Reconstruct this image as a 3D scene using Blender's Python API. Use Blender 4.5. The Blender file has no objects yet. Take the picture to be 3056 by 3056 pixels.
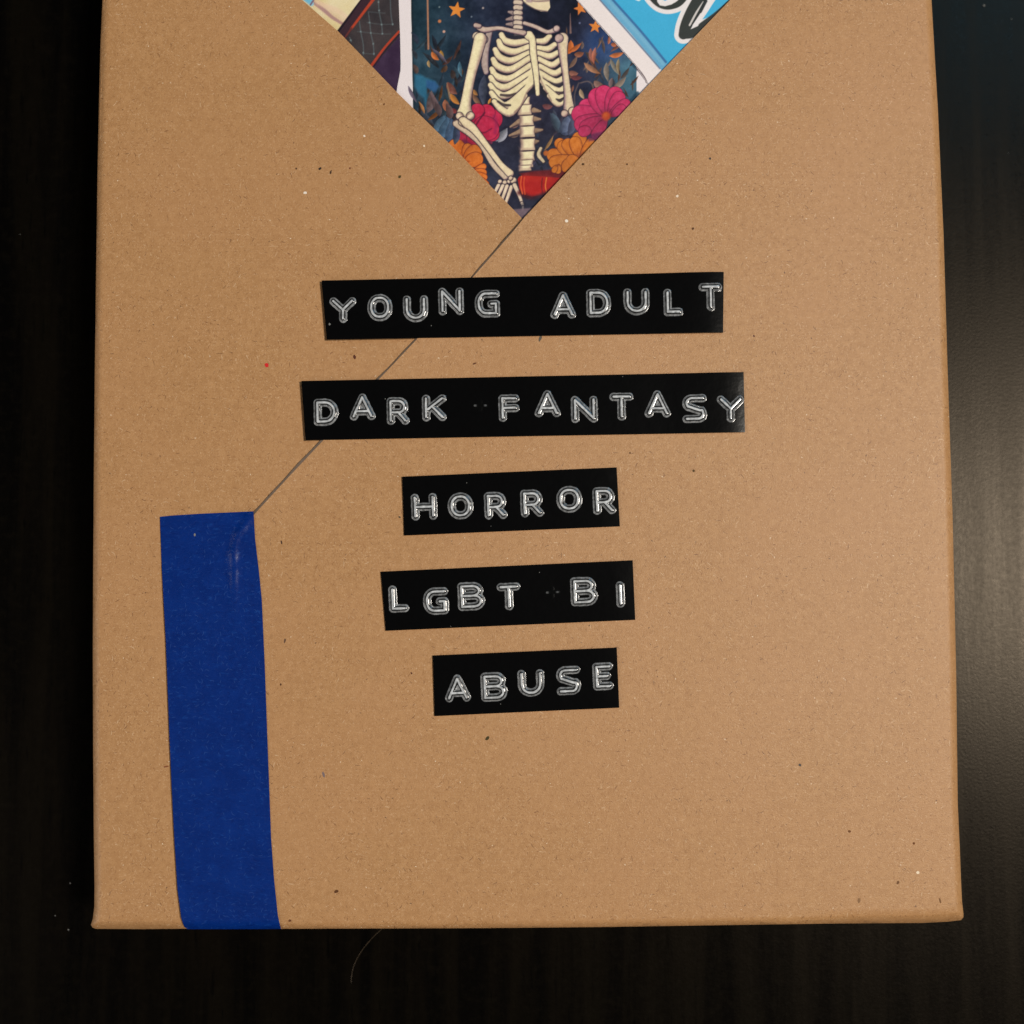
import bpy, math, random
import numpy as np
from mathutils import Matrix, Vector
from mathutils.geometry import delaunay_2d_cdt

random.seed(7)
rng = np.random.default_rng(11)
scene = bpy.context.scene
col = scene.collection
MM = 0.001

# ------------------------------------------------------------------ camera
TILT = math.radians(3.2)
HALF = math.radians(25.0)
TOP = 18.0 * MM                      # height of the parcel's upper face
CAM_Z = TOP + 168.0 * MM
cam = bpy.data.cameras.new('camera')
cam.sensor_width = 36.0
cam.lens = 18.0 / math.tan(HALF)
cam.clip_start = 0.01
cam.clip_end = 20.0
cam.dof.use_dof = True
cam.dof.focus_distance = 0.1685
cam.dof.aperture_fstop = 15.0
cam_o = bpy.data.objects.new('camera', cam)
col.objects.link(cam_o)
cam_o.location = (0, 0, CAM_Z)
cam_o.rotation_euler = (TILT, 0, 0)
scene.camera = cam_o

# ------------------------------------------------------------------ room light
w = bpy.data.worlds.new('World')
scene.world = w
w.use_nodes = True
w.node_tree.nodes['Background'].inputs[0].default_value = (0.85, 0.92, 1.0, 1)
w.node_tree.nodes['Background'].inputs[1].default_value = 0.012


def area(name, loc, target, size, power, color):
    l = bpy.data.lights.new(name, 'AREA')
    l.shape = 'DISK'
    l.size = size
    l.energy = power
    l.color = color
    o = bpy.data.objects.new(name, l)
    col.objects.link(o)
    o.location = loc
    d = Vector(target) - Vector(loc)
    o.rotation_euler = d.to_track_quat('-Z', 'Y').to_euler()
    return o


area('ceiling_lamp', (0.64, 0.02, 1.12), (0, 0, 0), 0.26, 15.6, (1.0, 0.92, 0.81))
area('left_fill', (-1.25, -0.50, 0.60), (0, 0, 0), 1.0, 7.5, (1.0, 0.95, 0.88))  # unseen fill lamp added low on the left to lift the shadows
area('window_light', (0.62, 0.78, 1.05), (0, 0, 0), 0.40, 2.3, (0.32, 0.68, 1.0))

scene.view_settings.view_transform = 'Standard'
scene.view_settings.look = 'None'
scene.view_settings.exposure = 0.0
scene.view_settings.gamma = 1.0

# ------------------------------------------------------------------ coordinates
FPX = 1528.0 / math.tan(HALF)        # survey of the parcel was taken on a 3056 grid
CT, ST = math.cos(TILT), math.sin(TILT)


def face(P, z=TOP):
    """survey coordinates -> metres on the horizontal plane at height z"""
    P = np.asarray(P, float)
    dx = (P[..., 0] - 1528.0) / FPX
    dy = -(P[..., 1] - 1528.0) / FPX
    vy = dy * CT + ST
    vz = dy * ST - CT
    k = (z - CAM_Z) / vz
    return np.stack([dx * k, vy * k], -1)


PX = 19.45                            # survey units per mm on the face


def lin(c):
    c = np.asarray(c, float) / 255.0
    return np.where(c <= 0.04045, c / 12.92, ((c + 0.055) / 1.055) ** 2.4)


def tag(o, label=None, cat=None, group=None, kind=None):
    if label: o['label'] = label
    if cat: o['category'] = cat
    if group: o['group'] = group
    if kind: o['kind'] = kind
    return o


def empty(name, loc):
    o = bpy.data.objects.new(name, None)
    o.empty_display_size = 0.01
    col.objects.link(o)
    o.location = loc
    return o


def make(name, verts, faces, mat, parent=None, smooth=None, colors=None):
    me = bpy.data.meshes.new(name)
    me.from_pydata([tuple(v) for v in verts], [], [tuple(int(i) for i in f) for f in faces])
    if smooth is True:
        me.polygons.foreach_set('use_smooth', [True] * len(me.polygons))
    elif smooth is not None:
        me.polygons.foreach_set('use_smooth', smooth)
    if colors is not None:
        a = me.color_attributes.new('ink', 'FLOAT_COLOR', 'POINT')
        buf = np.ones((len(verts), 4), np.float32)
        buf[:, :3] = colors
        a.data.foreach_set('color', buf.ravel())
    me.materials.append(mat)
    me.update()
    o = bpy.data.objects.new(name, me)
    col.objects.link(o)
    if parent is not None:
        o.parent = parent
        o.matrix_parent_inverse = Matrix.Translation(-parent.location)
    return o


# ------------------------------------------------------------------ materials
class N:
    def __init__(self, name):
        self.m = bpy.data.materials.new(name)
        self.m.use_nodes = True
        self.t = self.m.node_tree
        self.b = self.t.nodes['Principled BSDF']

    def add(self, kind, **kw):
        n = self.t.nodes.new(kind)
        for k, v in kw.items():
            setattr(n, k, v)
        return n

    def put(self, sock, v):
        if hasattr(v, 'is_output') or isinstance(v, bpy.types.NodeSocket):
            self.t.links.new(v, sock)
        else:
            sock.default_value = v

    def math(self, op, a, b=0.0, c=0.0, clamp=False):
        n = self.add('ShaderNodeMath', operation=op, use_clamp=clamp)
        for i, v in enumerate((a, b, c)):
            self.put(n.inputs[i], v)
        return n.outputs[0]

    def vec(self, op, a, b=(0, 0, 0), scale=None):
        n = self.add('ShaderNodeVectorMath', operation=op)
        self.put(n.inputs[0], a)
        self.put(n.inputs[1], b)
        if scale is not None:
            self.put(n.inputs['Scale'], scale)
        return n

    def coords(self, sx=1000.0, sy=1000.0, sz=1000.0):
        tc = self.add('ShaderNodeTexCoord')
        return self.vec('MULTIPLY', tc.outputs['Object'], (sx, sy, sz)).outputs[0]

    def noise(self, v, scale, detail=3.0, rough=0.55, dist=0.0, dim='3D'):
        n = self.add('ShaderNodeTexNoise', noise_dimensions=dim)
        self.put(n.inputs['Vector'], v)
        n.inputs['Scale'].default_value = scale
        n.inputs['Detail'].default_value = detail
        n.inputs['Roughness'].default_value = rough
        n.inputs['Distortion'].default_value = dist
        return n.outputs['Fac']

    def ramp(self, f, lo, hi, a=0.0, b=1.0):
        n = self.add('ShaderNodeMapRange', interpolation_type='SMOOTHSTEP')
        for i, v in enumerate((f, lo, hi, a, b)):
            self.put(n.inputs[i], v)
        return n.outputs[0]

    def mix(self, f, a, b, blend='MIX'):
        n = self.add('ShaderNodeMix', data_type='RGBA', blend_type=blend)
        self.put(n.inputs[0], f)
        self.put(n.inputs[6], a if not isinstance(a, tuple) else (*a, 1)[:4])
        self.put(n.inputs[7], b if not isinstance(b, tuple) else (*b, 1)[:4])
        return n.outputs[2]

    def bump(self, h, strength, dist):
        n = self.add('ShaderNodeBump')
        n.inputs['Strength'].default_value = strength
        n.inputs['Distance'].default_value = dist
        self.put(n.inputs['Height'], h)
        self.put(self.b.inputs['Normal'], n.outputs[0])

    def fibres(self, v, cell, half_len, half_w, prob, seed, bend=0.5):
        """short curved slivers, one at most per voronoi cell, each turned its own way"""
        p = self.vec('ADD', self.vec('MULTIPLY', v, (1 / cell, 1 / cell, 0)).outputs[0], (seed, seed * 1.7, 0)).outputs[0]
        vo = self.add('ShaderNodeTexVoronoi', voronoi_dimensions='2D', feature='F1')
        self.put(vo.inputs['Vector'], p)
        vo.inputs['Scale'].default_value = 1.0
        loc = self.vec('SUBTRACT', p, vo.outputs['Position']).outputs[0]
        sc = self.add('ShaderNodeSeparateColor')
        self.put(sc.inputs[0], vo.outputs['Color'])
        rot = self.add('ShaderNodeVectorRotate', rotation_type='Z_AXIS')
        self.put(rot.inputs['Vector'], loc)
        self.put(rot.inputs['Angle'], self.math('MULTIPLY', sc.outputs[0], 6.283))
        sp = self.add('ShaderNodeSeparateXYZ')
        self.put(sp.inputs[0], rot.outputs[0])
        x, y = sp.outputs[0], sp.outputs[1]
        k = self.math('MULTIPLY', self.math('SUBTRACT', sc.outputs[2], 0.5), bend * 4)
        y = self.math('ADD', y, self.math('MULTIPLY', self.math('MULTIPLY', x, x), k))
        L = self.math('MULTIPLY', self.math('ADD', 0.35, sc.outputs[2]), half_len / cell)
        X = self.math('DIVIDE', x, L)
        Y = self.math('DIVIDE', y, half_w / cell)
        d = self.math('ADD', self.math('MULTIPLY', X, X), self.math('MULTIPLY', Y, Y))
        m = self.ramp(d, 1.3, 0.5)
        on = self.math('LESS_THAN', sc.outputs[1], prob)
        return self.math('MULTIPLY', m, on)


def kraft_material():
    n = N('kraft_paper')
    v = n.coords()
    wide = n.noise(v, 0.045, 3.0)
    cloud = n.noise(v, 0.95, 4.0, 0.7, 0.6)
    fine = n.noise(v, 3.2, 3.0, 0.6, 0.8)
    c = n.mix(n.ramp(cloud, 0.3, 0.7), (*lin((167, 123, 79)),), (*lin((180, 136, 91)),))
    c = n.mix(n.math('MULTIPLY', n.ramp(fine, 0.42, 0.26), 0.72), c, (*lin((138, 94, 56)),))
    c = n.mix(n.math('MULTIPLY', n.ramp(fine, 0.58, 0.76), 0.65), c, (*lin((214, 178, 140)),))
    c = n.mix(n.ramp(wide, 0.35, 0.68, 0.0, 0.35), c, (*lin((180, 134, 92)),))
    clump = n.ramp(n.noise(v, 0.16, 3.0, 0.6), 0.32, 0.68, 0.45, 1.15)
    for cell, hl, hw, pr, seed, colr, k in (
            (0.50, 0.17, 0.030, 0.45, 3.1, (130, 84, 46), 0.62),
            (0.48, 0.17, 0.028, 0.45, 9.7, (220, 188, 152), 0.52),
            (0.95, 0.26, 0.042, 0.38, 17.3, (112, 70, 38), 0.62),
            (1.75, 0.36, 0.050, 0.28, 23.9, (96, 60, 34), 0.75),
            (1.60, 0.36, 0.040, 0.20, 31.3, (224, 196, 162), 0.60),
            (2.60, 0.13, 0.080, 0.20, 41.9, (88, 62, 44), 0.80),
            (3.10, 0.11, 0.070, 0.20, 53.7, (236, 216, 188), 0.80)):
        c = n.mix(n.math('MULTIPLY', n.math('MULTIPLY', n.fibres(v, cell, hl, hw, pr, seed), k), clump, clamp=True), c, (*lin(colr),))
    n.put(n.b.inputs['Base Color'], c)
    n.b.inputs['Roughness'].default_value = 0.50
    n.b.inputs['Specular IOR Level'].default_value = 0.40
    h = n.math('ADD', n.math('MULTIPLY', fine, 0.6), n.noise(v, 6.0, 2.0))
    n.bump(h, 0.35, 0.00012)
    return n.m


def table_material():
    n = N('dark_stained_wood')
    v = n.coords()
    g = n.coords(1000, 55, 1000)
    streak = n.noise(g, 0.22, 5.0, 0.6, 0.4)
    pore = n.noise(n.coords(1000, 120, 1000), 1.3, 3.0, 0.6)
    c = n.mix(n.ramp(streak, 0.34, 0.66), (0.0009, 0.0008, 0.0008), (0.0028, 0.0021, 0.0013))
    c = n.mix(n.ramp(n.noise(v, 0.5, 4.0, 0.7), 0.45, 0.7, 0, 0.5), c, (0.0040, 0.0031, 0.0020))
    c = n.mix(n.ramp(pore, 0.58, 0.72, 0, 0.8), c, (0.0005, 0.0005, 0.0005))
    n.put(n.b.inputs['Base Color'], c)
    rr = n.math('ADD', n.ramp(streak, 0.3, 0.7, 0.21, 0.26), n.math('MULTIPLY', n.noise(v, 1.1, 3.0, 0.7), 0.14))
    n.put(n.b.inputs['Roughness'], rr)
    n.b.inputs['Specular IOR Level'].default_value = 0.105
    n.b.inputs['Specular Tint'].default_value = (1.0, 0.84, 0.66, 1)
    h = n.math('ADD', n.math('MULTIPLY', n.noise(v, 2.2, 3.0, 0.65), 1.0), n.math('MULTIPLY', pore, 0.6))
    n.bump(h, 0.13, 0.00014)
    return n.m


def tape_material():
    n = N('blue_masking_tape')
    v = n.coords()
    a = n.noise(v, 0.35, 4.0, 0.65, 0.5)
    f = n.noise(n.coords(700, 1500, 1000), 1.6, 3.0, 0.65, 0.7)
    c = n.mix(n.ramp(a, 0.32, 0.7), (*lin((0, 36, 108)),), (*lin((2, 42, 118)),))
    c = n.mix(n.math('MULTIPLY', n.ramp(f, 0.56, 0.75), 0.55), c, (*lin((24, 70, 146)),))
    c = n.mix(n.math('MULTIPLY', n.ramp(f, 0.42, 0.30), 0.4), c, (*lin((2, 22, 84)),))
    c = n.mix(n.math('MULTIPLY', n.fibres(v, 0.9, 0.35, 0.04, 0.35, 5.5), 0.35), c, (*lin((60, 96, 160)),))
    n.put(n.b.inputs['Base Color'], c)
    n.b.inputs['Roughness'].default_value = 0.36
    n.b.inputs['Specular IOR Level'].default_value = 0.26
    n.bump(n.math('ADD', f, n.noise(v, 0.5, 3.0)), 0.35, 0.00020)
    return n.m


def plain(name, c, rough, spec=0.5, bump=None):
    n = N(name)
    v = n.coords()
    k = n.noise(v, 1.2, 3.0)
    cc = n.mix(n.ramp(k, 0.3, 0.7), tuple(np.array(c) * 0.93), tuple(np.array(c) * 1.05))
    n.put(n.b.inputs['Base Color'], cc)
    n.b.inputs['Roughness'].default_value = rough
    n.b.inputs['Specular IOR Level'].default_value = spec
    if bump:
        n.bump(n.noise(v, bump[0], 3.0), bump[1], bump[2])
    return n.m


def ink(name, rough, spec):
    n = N(name)
    a = n.add('ShaderNodeAttribute', attribute_name='ink')
    v = n.coords()
    k = n.noise(v, 6.0, 2.0)
    c = n.mix(1.0, a.outputs['Color'], n.mix(n.ramp(k, 0.3, 0.7), (0.965, 0.965, 0.965), (1.0, 1.0, 1.0)), 'MULTIPLY')
    n.put(n.b.inputs['Base Color'], c)
    n.b.inputs['Roughness'].default_value = rough
    n.b.inputs['Specular IOR Level'].default_value = spec
    return n.m


KRAFT = kraft_material()
TABLE = table_material()
TAPE = tape_material()
LABEL = plain('black_embossing_tape', (0.0022, 0.0022, 0.0024), 0.15, 0.32, (0.35, 0.10, 0.0004))
EMBOSS = ink('stress_whitened_plastic', 0.14, 0.55)
PRINT = ink('printed_sticker', 0.38, 0.4)
WHITE = plain('white_sticker_paper', tuple(lin((232, 224, 226))), 0.45, 0.4)
CORE = plain('grey_paper_edge', (0.22, 0.16, 0.12), 0.8, 0.2)
HAIR = plain('pale_hair', (0.09, 0.065, 0.04), 0.4, 0.5)
DUST = plain('dust', (0.22, 0.22, 0.21), 0.9, 0.2)

# ------------------------------------------------------------------ the table
tv = [(-0.9, -0.9, 0), (0.9, -0.9, 0), (0.9, 0.9, 0), (-0.9, 0.9, 0)]
tb = [(x, y, -0.03) for x, y, z in tv]
table = make('tabletop', tv + tb, [(0, 1, 2, 3), (7, 6, 5, 4), (0, 4, 5, 1), (1, 5, 6, 2), (2, 6, 7, 3), (3, 7, 4, 0)], TABLE)
tag(table, kind='structure')

# ------------------------------------------------------------------ the parcel's outline (survey units)
left_edge = [(312, -260), (309, -120), (306, 0), (300, 130), (296, 290), (291, 520), (287, 800), (283, 1100), (280, 1424), (278, 1700),
             (277, 1950), (278, 2250), (280, 2500), (282, 2640), (281.5, 2705), (277, 2742), (271.5, 2760)]
bottom_edge = [(276, 2768), (286, 2772), (420, 2773), (556, 2771.5), (837, 2772), (1130, 2771), (1424, 2770), (1800, 2766.5), (2150, 2761),
               (2500, 2756), (2751, 2754.5), (2830, 2750.5), (2868, 2746)]
right_edge = [(2875, 2738), (2875.5, 2728), (2871, 2690), (2868, 2625), (2865, 2543), (2858.4, 2400), (2853.5, 2000), (2843, 1542),
              (2828, 1100), (2816, 700), (2799, 326), (2780, 0), (2770, -130), (2760, -260)]
OUT = np.array(left_edge + bottom_edge + right_edge, float)


def resample(P, step, closed=False):
    P = np.asarray(P, float)
    if closed: P = np.vstack([P, P[:1]])
    out = []
    for a, b in zip(P[:-1], P[1:]):
        k = max(1, int(round(np.hypot(*(b - a)) / step)))
        for i in range(k): out.append(a + (b - a) * i / k)
    if not closed: out.append(P[-1])
    return np.array(out)


def seg_dist(p, P, closed=True):
    """distance of points p to a polyline"""
    p = np.asarray(p, float)
    best = np.full(len(p), 1e18)
    Q = np.vstack([P, P[:1]]) if closed else P
    for a, b in zip(Q[:-1], Q[1:]):
        ab = b - a
        t = np.clip(((p - a) @ ab) / max(ab @ ab, 1e-12), 0, 1)
        best = np.minimum(best, ((p - a - t[:, None] * ab) ** 2).sum(1))
    return np.sqrt(best)


def inside(p, P):
    p = np.asarray(p, float)
    c = np.zeros(len(p), bool)
    for a, b in zip(P, np.roll(P, -1, 0)):
        if a[1] == b[1]: continue
        m = (a[1] > p[:, 1]) != (b[1] > p[:, 1])
        xi = (b[0] - a[0]) * (p[:, 1] - a[1]) / (b[1] - a[1]) + a[0]
        c ^= m & (p[:, 0] < xi)
    return c


def sst(x, a, b):
    t = np.clip((x - a) / (b - a), 0, 1)
    return t * t * (3 - 2 * t)


RND = 1.25 * PX                        # rounding of the parcel's edges


def edge_drop(p):
    d = np.minimum(seg_dist(p, OUT), RND)
    k = RND - d
    base = (RND - np.sqrt(np.maximum(RND * RND - k * k, 0))) / PX * MM
    # the folded-over end shows as a slanting lip near the two lower corners
    yb = np.interp(p[:, 0], [286, 420, 837, 1424, 2150, 2500, 2751, 2868], [2772, 2773, 2772, 2770, 2761, 2756, 2754.5, 2746])
    wt = sst(p[:, 0], 620, 420) + sst(p[:, 0], 2380, 2620)
    lip = np.clip((p[:, 1] - (yb - 24)) / 24, 0, 1) * wt
    return base + lip * 0.75 * MM


def waves(p):
    x, y = p[:, 0] / PX, p[:, 1] / PX
    return (0.10 * np.sin(x / 17 + 1.3) * np.cos(y / 23) + 0.05 * np.sin(x / 9 + y / 14)) * MM


def sheet(name, poly, step, zfun, thick, mat, parent=None, extra=None, skirt=False, colors=None, grid=None, bevel=0.0, core=None):
    """a thin sheet with the outline poly (survey units), its top at zfun, its edge going down by thick (or to the table on the outline)"""
    B = resample(poly, step, True)
    pts = [B]
    lo, hi = B.min(0), B.max(0)
    g = grid or step * 2.2
    gx, gy = np.meshgrid(np.arange(lo[0] + g * 0.5, hi[0], g), np.arange(lo[1] + g * 0.5, hi[1], g))
    G = np.stack([gx.ravel(), gy.ravel()], 1)
    G = G[inside(G, B) & (seg_dist(G, B) > g * 0.45)]
    if skirt: G = G[seg_dist(G, OUT) > RND * 1.1]
    pts.append(G)
    if extra is not None and len(extra):
        E = extra[inside(extra, B)]
        E = E[seg_dist(E, B) > 1.5]
        pts.append(E)
    A = np.vstack(pts)
    nb = len(B)
    res = delaunay_2d_cdt([Vector(v) for v in A], [(i, (i + 1) % nb) for i in range(nb)], [], 1, 1e-4)
    V = np.array([tuple(v) for v in res[0]])
    F = [tuple(f) for f in res[2]]
    z = zfun(V)
    xy = np.stack([face(q, zz) for q, zz in zip(V, z)])
    top = np.column_stack([xy, z])
    # orient upward
    F2 = []
    for f in F:
        a, b, c = (top[i] for i in f[:3])
        if (b[0] - a[0]) * (c[1] - a[1]) - (b[1] - a[1]) * (c[0] - a[0]) < 0: f = f[::-1]
        F2.append(f)
    cnt = {}
    for f in F2:
        for i in range(len(f)):
            e = (f[i], f[(i + 1) % len(f)])
            k = (min(e), max(e))
            cnt.setdefault(k, []).append(e)
    on_out = seg_dist(V, OUT) < 0.5 if skirt else np.zeros(len(V), bool)
    verts = list(top)
    faces = list(F2)
    sm = [True] * len(F2)
    low = {}
    nrm = np.zeros((len(V), 2))
    for k, es in cnt.items():
        if len(es) == 1:
            a, b = es[0]
            e = top[b][:2] - top[a][:2]
            e = np.array([e[1], -e[0]]) / (np.hypot(*e) + 1e-12)
            nrm[a] += e
            nrm[b] += e
    wall = []
    for k, es in cnt.items():
        if len(es) == 1:
            a, b = es[0]
            for i in (a, b):
                if i not in low:
                    t = top[i]
                    zb = 0.0003 if on_out[i] else t[2] - thick
                    low[i] = (len(verts), len(verts) + 1)
                    verts.append(t)
                    sh = np.zeros(2) if on_out[i] else bevel * sst(V[i][1], 540, 720) * (0.72 + 0.45 * sst(V[i][1], 750, 1500) + 0.22 * math.sin(V[i][1] / 47.0) * math.sin(V[i][1] / 19.0 + 1)) * nrm[i] / (np.hypot(*nrm[i]) + 1e-12)
                    verts.append(np.array([t[0] + sh[0], t[1] + sh[1], zb]))
            faces.append((low[b][0], low[a][0], low[a][1], low[b][1]))
            sm.append(False)
            if core is not None and not (on_out[a] and on_out[b]): wall.append(len(faces) - 1)
    cl = None
    if colors is not None:
        cl = colors(np.vstack([V] + [V[i][None] for i in low for _ in (0, 1)]))
    o = make(name, verts, faces, mat, parent, sm, cl)
    if core is not None:
        o.data.materials.append(core)
        for i in wall: o.data.polygons[i].material_index = 1
    return o


def ring_points():
    E = resample(OUT, 22)
    pts = []
    for d in (2.5, 6, 10.5, 15.5, 20.5, 24):
        for a, b in zip(E[:-1], E[1:]):
            t = (b - a) / np.hypot(*(b - a))
            n = np.array([t[1], -t[0]])
            q = (a + b) / 2 + n * d
            pts.append(q)
    P = np.array(pts)
    P = P[inside(P, OUT)]
    return P[seg_dist(P, OUT) > 2]


RINGS = ring_points()
centre = face((1570, 1300), 0)
parcel = empty('wrapped_parcel', (centre[0], centre[1], 0))
tag(parcel, 'flat book parcel wrapped in brown kraft paper, its folded flaps leaving a V-shaped window', 'parcel')

# inner body of the parcel, below the flaps
body_poly = np.array([(318, -240), (300, 300), (292, 1300), (290, 2300), (296, 2740), (600, 2758), (1500, 2756), (2500, 2742), (2850, 2730),
                      (2845, 2200), (2825, 1400), (2790, 500), (2755, -240)], float)


def zconst(z): return lambda V: np.full(len(V), z)


sheet('wrapped_body', body_poly, 120, lambda V: np.full(len(V), TOP - 1.0 * MM), 16.9 * MM, KRAFT, parcel)

# left flap: lies under the right one
V_TIP = np.array((1560, 652.0))
left_v = [(640, -260), (768, -130), (902, 0), (1012, 96), (1188, 279), (1351, 438), (1559, 653)]
seam = [(1525, 698), (1453, 780), (1412, 826), (1300, 950), (1244.7, 1012), (1132, 1131), (963, 1316), (860, 1425), (758, 1536), (706, 1598),
        (694, 1690), (700, 1900), (712, 2200), (728, 2500), (745, 2771.84)]
right_v = [(1566, 648), (1704.6, 500), (1938, 250), (2172, 7), (2240, -64), (2420, -260)]
li = len(left_edge)
bi = [p for p in bottom_edge if p[0] < 900]
# the left flap reaches well under the right one
left_poly = np.array(left_edge + bi + [(900, 2772)] + [(880, 2400), (880, 1640), (1100, 1380), (1400, 1060), (1640, 790)] + left_v[::-1], float)


def z_left(V):
    return TOP - 0.45 * MM - edge_drop(V) + waves(V)


left_flap = sheet('left_flap', left_poly, 24, z_left, 0.22 * MM, KRAFT, parcel, RINGS, True, grid=60)

right_poly = np.array(right_v + right_edge[::-1] + [p for p in bottom_edge[::-1] if p[0] > 760] + seam[::-1], float)
SEAM = np.array(seam)
RV = np.array(right_v)


def z_right(V):
    lift = 0.70 * MM * np.exp(-(seg_dist(V, RV, False) / 110.0) ** 2) * np.clip((1950 - V[:, 0]) / 500, 0, 1)
    lift += 0.20 * MM * np.exp(-(seg_dist(V, SEAM[:9], False) / 50.0) ** 2)
    return TOP - edge_drop(V) * 1.02 + waves(V) + lift * (seg_dist(V, OUT) > 40)


right_flap = sheet('right_flap', right_poly, 24, z_right, 0.30 * MM, KRAFT, parcel, RINGS, True, grid=60, bevel=0.34 * MM, core=CORE)

# single flecks in the paper that stand out
fl = []
flecks = [
    (955, 503, 4.5, 6.5, (52, 42, 34)), (987, 514, 3, 7, (70, 50, 34)), (884, 503, 3, 3.5, (70, 48, 34)), (1044, 502, 3, 3, (110, 58, 40)),
    (1193, 527, 4.5, 5.5, (74, 62, 30)), (1740, 490, 4, 4.5, (82, 56, 34)), (1871, 490, 3, 3.5, (96, 64, 38)), (2119, 473, 4, 4.5, (78, 68, 60)),
    (2068, 682, 4, 4, (92, 62, 38)), (1146, 311, 3, 4, (104, 66, 38)), (1058, 1065, 4.5, 7, (88, 48, 34)), (1416, 1085, 3, 8, (98, 60, 40)),
    (1612, 1010, 5, 10, (92, 84, 74)), (911, 575, 6, 5, (232, 220, 206)), (1691, 660, 5, 6, (236, 224, 208)), (2021, 585, 4, 4, (230, 212, 190)),
    (1087, 406, 4, 3.5, (232, 214, 196)), (1266, 435, 3.5, 4, (230, 208, 180)), (796, 1090, 6.5, 7, (204, 40, 42)), (1455, 2203, 8, 5, (66, 58, 30)),
    (2387, 2283, 5, 4, (84, 78, 74)), (966, 2312, 4, 10, (120, 104, 106)), (2680, 2634, 4, 6, (112, 78, 50)), (2564, 2688, 5, 9, (138, 104, 72)),
    (2727, 2517, 4, 4, (108, 66, 36)), (2739, 2604, 5, 5, (236, 216, 188)), (2806, 2689, 3, 9, (118, 82, 50)), (2535, 2481, 4, 5, (112, 72, 42)),
    (1004, 2660, 5, 8, (92, 56, 30)), (865, 2748, 5, 4, (104, 62, 36)), (838, 2043, 3, 4, (76, 46, 30)), (840, 1618, 2.5, 7, (70, 48, 36)),
    (850, 1912, 3, 8, (98, 72, 56)), (2250, 1003, 4, 3, (96, 60, 54)), (1880, 1352, 3, 3, (88, 58, 34)), (2070, 1405, 4, 4, (84, 64, 34)),
    (495, 2288, 3, 10, (128, 78, 48)), (1192, 1543, 3, 4, (76, 66, 50)), (1228, 2009, 4, 3, (84, 46, 30)), (1600, 2094, 4, 3, (100, 68, 44))]
fv, ff, fc = [], [], []
for (x, y, a, b, c) in flecks:
    th = random.uniform(0, math.pi)
    zz = (z_right if inside(np.array([[x, y]]), right_poly)[0] else z_left)(np.array([[x, y]]))[0] + 0.02 * MM
    k0 = len(fv)
    for i in range(10):
        q = 2 * math.pi * i / 10
        r = random.uniform(0.75, 1.15)
        u, v = 0.95 * a * r * math.cos(q), 0.95 * b * r * math.sin(q)
        p = face((x + u * math.cos(th) - v * math.sin(th), y + u * math.sin(th) + v * math.cos(th)), zz)
        fv.append((p[0], p[1], zz)); fc.append(lin(c))
    ff.append(tuple(range(k0 + 9, k0 - 1, -1)))
FLECK = ink('paper_fleck', 0.7, 0.2)
fo = make('paper_flecks', fv, ff, FLECK, parcel, None, np.array(fc))
tag(fo, kind='stuff')


# ------------------------------------------------------------------ sticker prints
def vnoise(x, y, s, seed):
    r = np.random.default_rng(seed)
    L = r.random((256, 256))
    x, y = x / s, y / s
    i, j = np.floor(x).astype(int), np.floor(y).astype(int)
    fx, fy = x - i, y - j
    fx, fy = fx * fx * (3 - 2 * fx), fy * fy * (3 - 2 * fy)
    g = lambda a, b: L[a % 256, b % 256]
    return (g(i, j) * (1 - fx) + g(i + 1, j) * fx) * (1 - fy) + (g(i, j + 1) * (1 - fx) + g(i + 1, j + 1) * fx) * fy


def fbm(x, y, s, seed):
    return sum(vnoise(x, y, s / 2 ** k, seed + k) / 2 ** k for k in range(4)) / 1.875


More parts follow.
